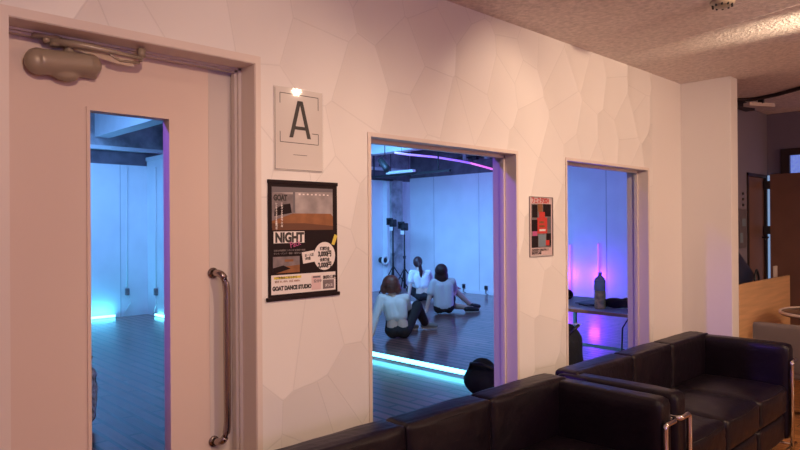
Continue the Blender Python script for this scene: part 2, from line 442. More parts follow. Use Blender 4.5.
tb = B((LX0 - .004, LX1 + .006, gy0 - g, gy0 + .004, gz0 - g, gz1 + g), (LX0 - .004, LX1 + .006, gy1 - .004, gy1 + g, gz0 - g, gz1 + g),
       (LX0 - .0045, LX1 + .0065, gy0 - g - .0005, gy1 + g + .0005, gz1 - .004, gz1 + g + .0005), (LX0 - .0045, LX1 + .0065, gy0 - g - .0005, gy1 + g + .0005, gz0 - g, gz0 + .004))
obj('glazing_bead', tb, 'leaf', d)
obj('pane', B(-.155, -.149, gy0 + .002, gy1 - .002, gz0 + .002, gz1 - .002), 'glass', d)
hb = T(bendpts([(LX1, 1.168, 1.252), (-.085, 1.185, 1.252), (-.085, 1.200, 1.20), (-.085, 1.200, .68), (-.085, 1.185, .628), (LX1, 1.168, .628)], .03), .0135, 14)
for z in (1.252, .628): lathe(hb, [(.02, 0), (.02, .006)], (LX1, 1.168, z), 18, 'X')
obj('door_handle', hb, 'bronze', d, smooth=True)
# closer
cb = bmesh.new()
ball(cb, (-.098, .580, 1.930), .042, .8, 1, 1, seg=20); ball(cb, (-.098, .728, 1.944), .036, .8, 1, 1, seg=20)
tube(cb, [(-.098, .580, 1.930), (-.098, .728, 1.944)], [.040, .035], 20)
ball(cb, (-.098, .655, 1.902), .028, .8, 1.5, .8); box(cb, LX1, -.10, .57, .75, 1.905, 1.955)
lathe(cb, [(.012, 0), (.012, .075)], (-.095, .665, 1.935), 14)
o = organic('door_closer_body', cb, 'closer', d, .005, 2)
ab = T([(-.095, .615, 2.000), (-.06, .70, 1.992), (-.04, .78, 1.984), (-.035, .85, 1.978)], [.013, .011, .008, .006], 12)
lathe(ab, [(.015, 0), (.015, .03)], (-.095, .625, 1.985), 16)
ball(ab, (-.095, .60, 2.0), .012); box(ab, -.115, -.075, .56, .64, 2.003, 2.011)
obj('closer_arm', ab, 'closer', d, smooth=True)
rb = T([(-.04, .77, 1.973), (-.06, .81, 1.964), (-.06, .872, 1.968)], .0045, 8)
tube(rb, [(-.04, .78, 1.983), (-.045, .872, 1.98)], .0065, 10); ball(rb, (-.05, .872, 1.977), .008); box(rb, -.06, -.035, .862, .882, 1.983, 2.013)
obj('closer_rod', rb, 'closer', d, smooth=True)

# ------------------------------------------------------------------ sign A, posters
s = thing('room_sign', 'white clear-covered room sign with a large letter A, beside the door', 'sign', (0.001, 1.352, 1.637))
w_, h_ = .226, .317
obj('sign_card', B(0, .003, 0, w_, 0, h_), 'card', s)
pl = B((.003, .0095, .0, w_, 0, h_)); o = obj('acrylic_cover', pl, 'acrylic', s)
lb = bmesh.new()
def L(u0, v0, u1, v1, w=.0012): box(lb, .0031, .0036, u0 - w if u0 == u1 else u0, u1 + w if u0 == u1 else u1, v0 - w if v0 == v1 else v0, v1 + w if v0 == v1 else v1)
L(.026, .295, .205, .295); L(.026, .255, .026, .295); L(.205, .245, .205, .295)
L(.026, .108, .026, .148); L(.026, .108, .205, .108); L(.205, .108, .205, .150); L(.175, .150, .205, .150)
L(.085, .062, .15, .062, .0009)
L(.004, .004, .222, .004, .0007); L(.004, .004, .004, .312, .0007)
obj('frame_lines', lb, 'ink', s)
la = bmesh.new(); zt = .272; zb = .128; cy = .118
def bar(bm, a, b, w):
    a, b = V(a), V(b); poly(bm, [(.0036, a.x - w, a.y), (.0036, a.x + w, a.y), (.0036, b.x + w, b.y), (.0036, b.x - w, b.y)], .0006)
bar(la, (cy - .042, zb), (cy - .004, zt), .0085); bar(la, (cy + .042, zb), (cy + .004, zt), .0085)
box(la, .0036, .0043, cy - .030, cy + .030, .160, .173)
obj('letter', la, 'ink', s)

p = thing('hanging_poster', 'black A3 poster with NIGHT title and studio photo, on black hanger bars', 'poster', (0.001, 1.322, 1.150))
pw, ph = .327, .445
obj('sheet', B(.002, .004, 0, pw, 0, ph), 'pblack', p)
for nm, z0, dy in (('hanger_bar', ph - .010, .002), ('hanger_bar', -.008, .010)):
    obj(nm, B(.001, .009, -dy, pw + dy, z0, z0 + .014), 'pblack', p, bevel=.002)
def uv(u, v): return (pw * u, ph * (1 - v))
def rect(u0, v0, u1, v1, x=.0041, bm=None):
    bm = bm or bmesh.new(); (a, b), (c, d_) = uv(u0, v0), uv(u1, v1)
    return poly(bm, [(x, a, d_), (x, c, d_), (x, c, b), (x, a, b)])
def pol(pts, x=.0044): return poly(bmesh.new(), [(x, *uv(*q)) for q in pts])
ph1 = obj('studio_photo', rect(.05, .05, .93, .40), 'white2', p)
obj('photo_floor', pol([(.05, .40), (.05, .34), (.34, .275), (.90, .275), (.93, .30), (.93, .40)]), 'orange', ph1)
obj('photo_floor_shade', pol([(.05, .42), (.05, .36), (.5, .36), (.93, .385), (.93, .42)], .0047), 'oranged', ph1)
obj('photo_ceiling', pol([(.05, .05), (.93, .05), (.93, .08), (.40, .09), (.05, .10)]), 'greyd', ph1)
obj('photo_wall', pol([(.05, .10), (.34, .11), (.34, .275), (.05, .34)], .0043), 'grey', ph1)
lts = rect(.42, .10, .45, .115, .0046)
for k in range(1, 8): rect(.42 + k * .06, .10 + .003 * (k % 2), .445 + k * .06, .113, .0046, lts)
obj('photo_lights', lts, 'paper', ph1)
obj('photo_pillar', rect(.34, .09, .37, .27, .0046), 'greyd', ph1)
obj('photo_equipment', pol([(.20, .20), (.30, .19), (.32, .27), (.08, .30), (.09, .24)], .0049), 'pblack', ph1)
text('poster_lettering', 'GOAT', .030, (.0056, *uv(.07, .165)), 'ink', p, sx=.72, bold=.0018)
for k in range(2):
    text('poster_lettering', '\n'.join('レンタルスタジオ夜間割引' if k == 0 else '深夜パック料金のご案内'), .0085, (.0056, *uv(.095 + k * .075, .20)), 'paper', p, bold=.0003)
nb = obj('title_box', rect(.07, .43, .50, .53, .0045), 'paper', p)
text('poster_lettering', 'NIGHT', .050, (.0054, *uv(.09, .52)), 'ink', p, sx=.84, bold=.0026)
text('poster_lettering', 'Pack', .034, (.0058, *uv(.30, .575)), 'pink', p, sx=.8, rot=.25)
text('poster_lettering', '深夜の時間帯にスタジオを貸切で利用', .0085, (.0052, *uv(.07, .60)), 'greyl', p)
text('poster_lettering', 'ダンス・バンド・撮影・配信など', .0085, (.0052, *uv(.07, .625)), 'greyl', p)
cx_, cy_ = uv(.80, .655)
circ = bmesh.new(); poly(circ, [(.0046, cx_ + .053 * math.cos(a * PI / 16), cy_ + .056 * math.sin(a * PI / 16)) for a in range(32)])
obj('price_circle', circ, 'paper', p)
text('poster_lettering', '通常料金', .015, (.0056, *uv(.80, .60)), 'ink', p, bold=.0006, align='CENTER', sx=.80)
text('poster_lettering', '3,000円', .026, (.0056, *uv(.80, .655)), 'ink', p, bold=.0014, align='CENTER', sx=.80)
text('poster_lettering', '会員料金', .015, (.0056, *uv(.80, .70)), 'ink', p, bold=.0006, align='CENTER', sx=.80)
text('poster_lettering', '2,000円', .026, (.0056, *uv(.80, .755)), 'ink', p, bold=.0014, align='CENTER', sx=.80)
obj('speech_box', pol([(.46, .615), (.64, .60), (.66, .70), (.48, .715)], .0049), 'paper', p)
text('poster_lettering', 'お一人様\n1時間', .013, (.0060, *uv(.50, .655)), 'ink', p, sx=.85, rot=.08, bold=.0003)
obj('yellow_tag', pol([(.905, .55), (.955, .46), (1.0, .475), (.95, .56)], .0052), 'yellow', p)
ph2 = obj('room_photo', rect(.06, .645, .43, .785), 'grey', p)
obj('photo_floor', pol([(.06, .785), (.22, .73), (.43, .72), (.43, .785)]), 'orange', ph2)
obj('photo_furniture', pol([(.06, .74), (.20, .72), (.30, .75), (.10, .785), (.06, .785)], .0047), 'pblack', ph2)
obj('photo_lamps', rect(.22, .67, .34, .69, .0047), 'orange', ph2)
bp_ = obj('contact_panel', rect(.035, .80, .965, .965, .0045), 'paper', p)
obj('yellow_strip', rect(.07, .815, .45, .835, .0052), 'yellow', bp_)
text('poster_lettering', 'ご予約はこちらから', .011, (.0060, *uv(.09, .834)), 'ink', p, bold=.0002)
text('poster_lettering', '通常 ¥1,100/h  会員 ¥880/h', .010, (.0056, *uv(.08, .865)), 'orange', p)
text('poster_lettering', 'GOAT DANCE STUDIO', .0215, (.0056, *uv(.05, .93)), 'ink', p, bold=.0014, sx=.80)
obj('small_picture', rect(.60, .825, .74, .95, .0052), 'pinkpale', bp_)
obj('small_picture', rect(.77, .87, .94, .95, .0052), 'grey', bp_)
obj('small_picture', rect(.62, .83, .73, .845, .0056), 'greyd', bp_)
text('poster_lettering', '無料体験', .016, (.0060, *uv(.77, .86)), 'ink', p, bold=.0004)
text('poster_lettering', '受付中', .013, (.0060, *uv(.63, .885)), 'greyd', p, bold=.0003)
text('poster_lettering', 'ダンス', .013, (.0060, *uv(.80, .93)), 'paper', p, bold=.0003)

q_ = thing('event_flyer', 'small red and black event flyer in a clear holder between the two windows', 'flyer', (0.001, 3.012, 1.252))
fw, fh = .218, .322
obj('sheet', B(0, .002, 0, fw, 0, fh), 'pinkpale', q_)
rnd = random.Random(4)
def block(u0, v0, u1, v1, m, x, nm='printed_picture'):
    b_ = bmesh.new(); poly(b_, [(x, fw * u0, fh * v0), (x, fw * u1, fh * v0), (x, fw * u1, fh * v1), (x, fw * u0, fh * v1)]); return obj(nm, b_, m, q_)
block(.05, .13, .95, .90, 'grey', .0021)
for u0, v0, u1, v1, m in ((.08, .66, .32, .88, 'pblack'), (.34, .76, .55, .9, 'orange'), (.58, .68, .94, .90, 'pblack'), (.06, .42, .32, .62, 'pblack'),
                          (.30, .38, .76, .66, 'red'), (.40, .62, .66, .76, 'red'), (.78, .45, .94, .66, 'greyd'), (.06, .14, .34, .34, 'pblack'), (.36, .15, .68, .36, 'bluegrey'),
                          (.72, .16, .94, .38, 'pblack'), (.10, .34, .30, .42, 'pink'), (.70, .17, .86, .26, 'red')):
    block(u0, v0, u1, v1, m, .0024 + rnd.random() * .0004)
for k in range(3): block(.40, .42 + k * .07, .68 - k * .03, .455 + k * .07, 'paper' if k == 0 else 'orange', .0031, 'caption_strip')
text('flyer_lettering', 'フェスタ2024', .040, (.0034, .012, fh * .915), 'red', q_, sx=.72, bold=.001)
text('flyer_lettering', '出演者募集中 詳細は受付まで', .016, (.0030, .012, fh * .075), 'ink', q_, sx=.8)
text('flyer_lettering', 'SHOWCASE', .022, (.0030, .012, fh * .02), 'ink', q_, sx=.8, bold=.0006)
obj('clear_holder', B(.004, .0055, -.006, fw + .006, -.006, fh + .006), 'acrylic', q_)
hf = B((0, .006, -.008, -.004, -.008, fh + .008), (0, .006, fw + .004, fw + .008, -.008, fh + .008), (0, .006, -.004, fw + .004, fh + .004, fh + .008), (0, .006, -.004, fw + .004, -.008, -.004))
obj('holder_edge', hf, 'greyl', q_)

# ------------------------------------------------------------------ sofas
SL, SD, SH, AR = 1.74, .63, .675, .115
def sofa(loc, label):
    t = thing('sofa', label, 'sofa', loc, 0, 'black leather sofas along the wall')
    # arms, local origin: back edge on x=0, start y=0
    for k in range(2):
        y0 = 0 if k == 0 else SL - AR
        obj('armrest', cushion(.02, SD, y0, y0 + AR, .09, SH, .028, (.006, .003, .004), 12, .001, k + 3), 'leather', t, True)
        yi, yo = (y0 + AR - .015, y0 + .002) if k == 0 else (y0 + .01, y0 + AR - .002); X = SD + .016
        obj('frame_tube', T(bendpts([(X, yi, 0), (X, yi, .575), (X, yo, .575), (.03, yo, .575), (.03, yo, 0)], .018), .012, 10), 'chrome', t, True)
        obj('side_rail', T([(.03, y0 + AR / 2, .055), (X, y0 + AR / 2, .055)], .010, 8), 'chrome', t, True)
    n = 3; cw = (SL - 2 * AR) / n
    obj('back_shell', cushion(0, .06, AR, SL - AR, .09, SH - .03, .02), 'leather', t, True)
    for i in range(n):
        y0 = AR + i * cw
        a0 = y0 - (AR * .0 if i else .0); a1 = y0 + cw
        obj('back_cushion', cushion(-.002, .135, (a0 - .09) if i == 0 else a0, (a1 + .09) if i == n - 1 else a1, .40, SH + .012, .017, (.012, .0, .006), 16, .0016, i + 20), 'leather', t, True)
        pts = []
        obj('back_piping', T([(.128, a0 + .012, SH - .02), (.132, a0 + .05, SH - .008), (.136, (a0 + a1) / 2, SH - .005), (.132, a1 - .05, SH - .008), (.128, a1 - .012, SH - .02)], .0035, 6), 'leather', t, True)
        obj('seat_cushion', cushion(.12, SD - .005, y0 + .001, y0 + cw - .001, .255, .428, .030, (.012, .0, .028), 14, .002, i + 30), 'leather', t, True)
        obj('seat_piping', T([(SD - .012, y0 + .03, .412), (SD + .002, y0 + cw / 2, .414), (SD - .012, y0 + cw - .03, .412)], .0035, 6), 'leather', t, True)
        obj('base_cushion', cushion(.06, SD - .015, y0 + .003, y0 + cw - .003, .09, .256, .028, (.006, 0, 0), 10, .0015, i + 40), 'leather', t, True)
    obj('bottom_rail', T([(SD + .012, .02, .06), (SD + .012, SL - .02, .06)], .011, 10), 'chrome', t, True)
    return t
sofa((.25, 2.832, 0), 'black leather sofa farther from the door, its seat cushions and chrome legs in view')
sofa((.25, 1.052, 0), 'nearer black leather sofa at the bottom of view, only its back and far arm showing')

# ------------------------------------------------------------------ hall beyond the wing wall
c = thing('reception_counter', 'light oak reception counter front beyond the end of the white wall', 'counter', (0, 5.19, 0))
obj('front_panel', B(.335, .36, 0, 1.27, 0, .965), 'counter', c, bevel=.002)
obj('desk_top', B(.004, .335, 0, 1.25, .72, .745), 'counter', c)
obj('end_panel', B(.004, .335, 1.25, 1.27, 0, .745), 'counter', c)

t = thing('computer_monitor', 'dark navy screen leaning on the reception counter', 'monitor', (.12, 5.95, .746))
mp_ = bmesh.new(); poly(mp_, [(0, -.30, .54), (0, -.30, .10), (0, .04, .10), (0, .30, .20), (0, .26, .25)], .02)
obj('screen', mp_, 'navy', t)
obj('stand', B((-.05, .06, -.12, .04, 0, .012), (-.015, -.001, -.06, -.02, .012, .2)), 'dark', t)
tag(obj('headphones', T(bendpts([(.18, 6.10, .747), (.18, 6.12, .96), (.18, 6.17, 1.03), (.18, 6.22, .96), (.18, 6.24, .747)], .03), .010, 8), 'dark', None, True), 'black arched headband standing on the reception counter', 'headphones')
for k, y in enumerate((6.375, 6.425)):
    tag(obj('card_stand', B(.25, .262, y, y + .03, .746, 1.045), 'rim', None), ['narrow pale card standing on counter end, left of a pair', 'narrow pale card standing on counter end, right of a pair'][k], 'card', 'pale cards on the counter end')

for k, z in enumerate((1.70, 1.648, 1.596)):
    tag(obj('wall_hook', lathe(bmesh.new(), [(.012, 0), (.014, .006), (.008, .012)], (0.0, 6.385, z), 12, 'X'), 'dark', None), 'small dark round fitting on white wall, %s of a column of three' % ('top', 'middle', 'bottom')[k], 'hook', 'dark fittings beside the brown door')
t = thing('wall_notice', 'dark printed notice on the wall left of the brown door', 'notice', (0, 6.28, 1.20))
obj('sheet', B(0, .004, 0, .19, 0, .36), 'greyd', t)
for q in ((.02, .10, .05, .14), (.08, .17, .2, .27)): obj('printed_picture', B(.004, .0046, *q), 'bluegrey', t)

# brown door in the left wall, and an open brown door leaf across the far wall
d2 = bpy.data.objects.new('door_2', None); link(d2); d2['kind'] = 'structure'
obj('door_leaf', B(-.06, -.015, 6.53, 7.03, 0, 1.87), 'brown', d2)
obj('door_frame', B((-.10, .01, 6.50, 6.53, 0, 1.90), (-.10, .01, 7.03, 7.06, 0, 1.90), (-.10, .01, 6.50, 7.06, 1.87, 1.90)), 'darkframe', d2)
obj('door_handle', T(bendpts([(-.015, 6.97, 1.29), (.04, 6.97, 1.29), (.04, 6.86, 1.27)], .01), .009, 8), 'dark', d2, True)
d3 = bpy.data.objects.new('door_3', None); link(d3); d3['kind'] = 'structure'
obj('door_leaf', B(.052, .95, 6.985, 7.025, .01, 1.905), 'brown', d3)
obj('door_hinge', B((.0, .053, 6.975, 6.99, 1.76, 1.84), (.0, .053, 6.975, 6.99, 1.32, 1.40)), 'dark', d3)
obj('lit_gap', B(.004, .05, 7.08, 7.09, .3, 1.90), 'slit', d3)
w3 = bpy.data.objects.new('window_3', None); link(w3); w3['kind'] = 'structure'
obj('window_frame', B((.125, .20, 7.07, 7.16, 1.90, 2.15), (1.42, 1.5, 7.07, 7.16, 1.90, 2.15), (.20, 1.42, 7.07, 7.16, 2.085, 2.15), (.20, 1.42, 7.07, 7.16, 1.84, 1.90)), 'darkframe', w3)
obj('pane', B(.20, 1.42, 7.11, 7.12, 1.90, 2.085), 'bluepane', w3)
struct('wall_far_infill', B(.03, 1.5, 7.12, 7.2, 0, 1.84), 'darkframe')

# grey chair and round table
t = thing('cafe_chair', 'grey vinyl chair with a low wide back, behind the far sofa', 'chair', (.77, 5.14, 0))
obj('backrest', cushion(-.245, .245, -.20, -.165, .40, .735, .02, (0, .004, 0), 8), 'vinyl', t, True)
obj('seat', cushion(-.235, .235, -.19, .24, .36, .43, .025, (0, 0, .01), 8), 'vinyl', t, True)
for x in (-.21, .21):
    for y in (-.17, .21):
        obj('leg', T([(x, y, 0), (x * .97, y * .95, .40)], .011, 8), 'chrome', t, True)
obj('stretcher', B((-.2, .2, -.18, -.165, .13, .145)), 'chrome', t)
t = thing('round_table', 'round dark-topped table with pale rim by the oak counter', 'table', (.90, 5.73, 0))
obj('table_top', lathe(bmesh.new(), [(.01, .722), (.40, .722), (.405, .746), (.01, .746)], (0, 0, 0), 48), 'tabletop', t, True)
rm = T([(.405 * math.cos(a * PI / 24), .405 * math.sin(a * PI / 24), .742) for a in range(48)], .012, 8, True)
obj('rim', rm, 'rim', t, True)
obj('pedestal', lathe(bmesh.new(), [(.22, 0), (.22, .015), (.03, .04), (.03, .70), (.12, .722)], (0, 0, 0), 24), 'chrome', t, True)

# smoke detector and ceiling fittings
sd = thing('smoke_detector', 'small round brown-grey detector on the rough ceiling', 'detector', (.912, 3.325, CH))
obj('housing', lathe(bmesh.new(), [(.056, 0), (.056, -.012), (.046, -.022), (.030, -.03), (.004, -.033)], (0, 0, 0), 28), 'closer', sd, True)
sp_ = bmesh.new()
for k in range(10):
    a = k * PI / 5; box(sp_, .044 * math.cos(a) - .004, .044 * math.cos(a) + .004, .044 * math.sin(a) - .004, .044 * math.sin(a) + .004, -.030, -.012)
obj('vent_fins', sp_, 'dark', sd)
ft = thing('ceiling_spotlight', 'small pale rectangular fixture on the far hall ceiling above the counter', 'light fixture', (.25, 6.12, CH))
bm = bmesh.new(); poly(bm, [(-.12, -.10, -.045), (-.06, -.13, -.045), (.07, .10, -.045), (-.05, .12, -.045)], .03, (0, 0, -1))
obj('lamp_housing', bm, 'rim', ft)
obj('bracket', B(-.03, .01, -.02, .02, -.05, 0), 'dark', ft)
tag(obj('ceiling_cable', T([(.05, 5.95, CH - .012), (.13, 6.02, CH - .014), (.22, 6.05, CH - .016), (.40, 5.98, CH - .016), (.62, 5.83, CH - .016), (.9, 5.70, CH - .016), (1.3, 5.6, CH - .014)], .016, 8), 'darkframe', None, True), 'dark curved cable running along the hall ceiling', 'cable')
tag(obj('ceiling_duct', B(.01, .09, 5.30, 6.45, CH - .05, CH - .002), 'darkframe', None), 'dark narrow duct along the ceiling above the counter', 'duct')

# ------------------------------------------------------------------ studio fittings
def led(pts, r, m, label, group, cap='white', cat='light tube', name='light_tube'):
    a, b = V(pts[0]), V(pts[1]); dd = (b - a).normalized()
    t = thing(name, label, cat, tuple(a), 0, group)
    obj('tube', T([V((0, 0, 0)) + dd * .02, (b - a) - dd * .02], r, 10), m, t, True)
    if dd.z < .5 and r > .021:
        for q in (.1, .9):
            e = (b - a) * q; obj('foot', B(e.x - .02, e.x + .02, e.y - .03, e.y + .03, -a.z, -r), 'dark', t)
    for q in (V((0, 0, 0)), b - a - dd * .02): obj('end_cap', T([q, q + dd * .02], r * 1.15, 10), cap, t, True)
    return t
G1 = 'cyan light tubes on the studio floor'
led([(-3.42, 4.64, .045), (-1.60, 4.64, .045)], .022, 'cyan', 'cyan light tube on the floor before the seated people, its end at the black bag', G1)
led([(-8.46, 2.55, .03), (-8.46, 3.90, .03)], .020, 'cyan', 'cyan light tube along the back wall at left, seen through the door glass', G1)
led([(-8.12, 4.38, .03), (-7.15, 4.38, .03)], .020, 'cyan', 'cyan light tube right of the studio corner, seen through the door glass', G1)
G2 = 'magenta light tubes against the studio wall'
led([(-4.30, 10.50, .03), (-4.30, 10.50, 1.08)], .016, 'magenta', 'upright magenta light tube at the left edge of the right window', G2)
led([(-3.73, 10.50, .03), (-3.73, 10.50, 1.11)], .016, 'magenta', 'upright magenta light tube directly behind the bottle', G2)
t = thing('ceiling_light_strip', 'violet glowing strip with a pink end, crossing the studio ceiling above the seated people', 'light strip')
obj('violet_section', T([(-6.42, 8.1, 2.76), (-6.39, 8.4, 2.745), (-6.264, 9.0, 2.73), (-6.16, 9.5, 2.69), (-6.073, 9.8, 2.653)], .020, 8), 'violet', t, True)
obj('pink_section', T([(-6.070, 9.81, 2.652), (-6.02, 10.15, 2.60), (-5.99, 10.42, 2.56)], .020, 8), 'pinkled', t, True)
for q in ((-6.40, 8.25, 2.75), (-6.20, 9.3, 2.70), (-6.0, 10.35, 2.57)): obj('hanging_wire', T([q, (q[0], q[1], 3.5)], .004, 6), 'dark', t)
# rails and hanging gear under the studio ceiling
rl = thing('lighting_rail', 'dark lighting rail hung below the studio ceiling at upper left of the middle window', 'rail', (-8.3, 8.9, 2.44))
obj('rail', B((0, 2.5, -.02, .02, -.02, .02), (0, .04, -.02, .9, -.02, .02)), 'dark', rl)
for hx in (.4, 2.2): obj('hanger', B(hx, hx + .02, -.01, .01, .02, 1.06), 'dark', rl)
t = thing('fluorescent_fixture', 'pale batten fixture resting along the dark studio rail', 'light fixture', (-7.4, 8.83, 2.462))
obj('batten', B((0, .75, -.05, .03, 0, .05)), 'white', t); [obj('hanging_wire', B(q, q + .01, -.02, -.01, .05, 1.038), 'dark', t) for q in (.1, .6)]
t = thing('stage_spotlight', 'black stage spotlight aimed down, hung at upper left of the middle window', 'spotlight', (-6.60, 8.0, 2.55))
obj('lamp_can', T([(-.09, -.02, .10), (.03, 0, -.04), (.09, .01, -.11)], [.055, .065, .07], 14), 'dark', t, True)
obj('yoke', T([(-.13, 0, -.02), (-.10, 0, .12), (.02, 0, .17), (.0, 0, .95)], .010, 6), 'dark', t, True)
t = thing('rail_clamps', 'cluster of dark clamps and pipes at the far end of the studio ceiling', 'clamp', (-6.0, 10.35, 2.84))
obj('pipe', T([(-.9, 0, 0), (1.8, .1, 0)], .02, 8), 'dark', t, True)
for k in range(5): obj('clamp', B(-.7 + k * .28, -.62 + k * .28, -.03, .05, -.06, .28), 'dark' if k % 2 else 'concrete', t)

# fan disc, light stands, wall outlets
t = thing('wall_fan', 'round white-rimmed disc with a dark centre on the studio back wall', 'fan', (-8.36, 9.62, .68))
obj('rim', T([(.02, .085 * math.cos(a * PI / 16), .085 * math.sin(a * PI / 16)) for a in range(32)], .026, 8, True), 'white', t, True)
obj('hub', lathe(bmesh.new(), [(.062, -.14), (.062, .0), (.04, .03)], (0, 0, 0), 20, 'X'), 'dark', t, True)
def stand(x, y, h, label):
    t = thing('light_stand', label, 'light stand', (x, y, 0), 0, 'black tripod light stands')
    obj('pole', T([(0, 0, .12), (0, 0, h * .55), (0, 0, h)], [.028, .020, .016], 10), 'dark', t, True)
    for k in range(3):
        a = k * 2 * PI / 3 + .5
        obj('leg', T([(0, 0, h * .40), (.40 * math.cos(a), .40 * math.sin(a), .012)], .013, 8), 'dark', t, True)
    hd = B(-.07, .07, -.05, .06, h - .02, h + .14); obj('lamp_head', hd, 'dark', t, bevel=.02)
    bd = B((-.085, -.055, -.11, -.05, h + .02, h + .17), (.06, .12, -.12, -.04, h + .04, h + .11), (-.06, .06, -.10, -.05, h + .13, h + .17)); obj('barn_door', bd, 'dark', t)
    obj('collar', lathe(bmesh.new(), [(.03, h * .55), (.03, h * .55 + .06)], (0, 0, 0), 10), 'dark', t)
    obj('diffuser', B(-.05, .05, -.06, -.05, h - .1, h - .02), 'white', t)
stand(-8.02, 9.55, 1.43, 'black tripod light stand, the taller left one of a pair by the studio wall')
stand(-7.62, 9.50, 1.35, 'black tripod light stand, the right one of a pair by the studio wall')
for k, (x, lab) in enumerate(((-6.87, 'dark plug in a wall outlet left of the tall panel seam'), (-6.27, 'dark plug in a wall outlet right of the tall panel seam'))):
    t = thing('wall_outlet', lab, 'outlet', (x, 10.55, .14), 0, 'outlets at the base of the studio wall')
    obj('plate', B(-.05, .05, -.008, 0, -.06, .07), 'white', t); obj('plug', B(-.03, .03, -.05, -.008, -.035, .045), 'dark', t, bevel=.006)
    obj('cord', T([(0, -.04, -.03), (.02, -.07, -.11), (.10, -.08, -.13)], .008, 6), 'dark', t, True)

for k, (loc, rz, lab) in enumerate((((-8.5, 4.08, .42), PI / 2, 'pale cable hanging down the studio back wall, left of two behind door glass'), ((-8.12, 4.42, .42), 0, 'pale cable hanging down the short studio wall, right of two behind door glass'))):
    t = thing('hanging_extension_cable', lab, 'cable', loc, rz, 'cables hanging by the studio corner')
    obj('cord', T([(0, -.02, 0), (.0, -.02, 1.0), (.01, -.02, 1.98)], .009, 6), 'white', t, True)
    obj('plug', B(-.03, .03, -.05, 0, -.08, .03), 'grey', t, bevel=.006)
    obj('loop', T([(.0, -.03, -.07), (.05, -.04, -.2), (-.02, -.04, -.3), (-.06, -.05, -.39)], .008, 6), 'white', t, True)

# black bag by the light tube, patterned bag behind the door glass
bg = bmesh.new(); ball(bg, (0, 0, .11), .16, 1.15, .9, .72, seg=20); ball(bg, (-.05, .02, .17), .10, 1, 1, .9, seg=16); ball(bg, (.12, 0, .15), .10, 1, 1, .8, seg=16)
t = thing('black_bag', 'black soft bag on the studio floor at the end of the cyan tube', 'bag', (-1.30, 4.25, 0))
t.scale = (1.12, 1.12, 1.2)
o = organic('bag_body', bg, 'black', t, .012, 2)
obj('strap', T([(-.12, -.05, .17), (-.06, -.10, .235), (.05, -.11, .245), (.14, -.04, .20)], .012, 8), 'dark', t, True)
obj('edge_hoop', T([(.20, .02, .0), (.235, .0, .09), (.235, -.01, .18), (.20, -.01, .26)], .008, 8), 'beam', t, True)
t = thing('patterned_bag', 'blue and white patterned cloth bag behind the left edge of the door glass', 'bag', (-2.85, 1.525, 0))
bb = cushion(-.13, .13, -.12, .12, .02, .46, .07, (.02, .02, .0), 10, .012, 5); o = obj('bag_body', bb, 'plaid', t, True)
obj('strap', T([(.05, .08, .44), (.06, .10, .50), (.0, .04, .54), (-.06, -.04, .50)], .012, 8), 'dark', t, True)

# folding table by the right window with bottle, pouch, notebook, backpack
t = thing('folding_table', 'pale topped folding table in the studio behind the right window', 'table', (-.78, 5.12, 0))
obj('table_top', B(-.55, .54, -.33, .55, .695, .722), 'white', t, bevel=.004)
obj('edge_band', B((-.552, .542, -.336, -.330, .695, .720)), 'counter', t)
for x in (-.50, .49):
    for y in (-.28, .50): obj('leg', B(x - .014, x + .014, y - .014, y + .014, 0, .695), 'white', t)
obj('crossbar', B((-.5, .49, .49, .51, .25, .28)), 'white', t)
t = thing('drink_bottle', 'clear drink bottle with amber lower half and teal label, standing on the table', 'bottle', (-.645, 4.95, .7225))
t.scale = (1, 1, 1.08)
obj('bottle_body', lathe(bmesh.new(), [(.040, 0), (.046, .01), (.046, .06), (.042, .07), (.046, .08), (.046, .13), (.044, .14)], (0, 0, 0), 24), 'liquid', t, True)
obj('bottle_label', lathe(bmesh.new(), [(.0465, .14), (.0465, .215)], (0, 0, 0), 24), 'label', t, True)
obj('bottle_neck', lathe(bmesh.new(), [(.045, .215), (.040, .232), (.016, .252), (.014, .262)], (0, 0, 0), 24), 'white', t, True)
obj('bottle_cap', lathe(bmesh.new(), [(.016, .262), (.016, .28), (.004, .281)], (0, 0, 0), 16), 'white', t, True)
po = bmesh.new(); ball(po, (0, 0, .045), .07, 1.6, .9, .62, seg=16); ball(po, (.09, .03, .05), .05, 1.1, 1, .9); ball(po, (-.1, .02, .03), .035, 1.6, 1, .8)
tag(organic('pouch', po, 'black', None, .009, 2), 'black soft pouch on the table right of the bottle', 'pouch').location = (-.56, 5.05, .7225)
p2 = bmesh.new(); ball(p2, (0, 0, .05), .06, 1.0, .9, .85, seg=16); ball(p2, (-.08, .02, .07), .05, 1, 1, 1.3)
tag(organic('camera_case', p2, 'black', None, .009, 2), 'black rounded case on the table at the left edge of the right window', 'case').location = (-1.19, 5.33, .7225)
tag(obj('clipboard', B(-.98, -.78, 5.12, 5.42, .723, .733), 'bluegrey', None, bevel=.002), 'dark flat clipboard on the table left of the bottle', 'clipboard')
tag(obj('paper_sheet', B(-1.06, -.88, 4.82, 4.98, .723, .727), 'paper', None), 'white paper sheet at the left front edge of the table', 'paper')
tag(obj('table_cable', T([(-.9, 5.05, .730), (-.78, 5.0, .729), (-.70, 5.10, .729), (-.72, 5.25, .729), (-.60, 5.35, .729)], .006, 6), 'dark', None, True), 'black cable looping over the table behind the bottle', 'cable')
tag(obj('white_case', cushion(-.42, -.30, 5.10, 5.35, .723, .80, .02), 'white', None, True), 'pale case on the table at the right edge of the window', 'case')
t = thing('backpack', 'black backpack standing at the lower left corner of the right window', 'backpack', (-.60, 4.28, 0))
bk = cushion(-.13, .13, -.20, .14, .02, .66, .10, (.03, .02, .02), 12, .006, 3); obj('bag_body', bk, 'black', t, True)
obj('bag_tag', B(.05, .10, .06, .13, .665, .672), 'paper', t)
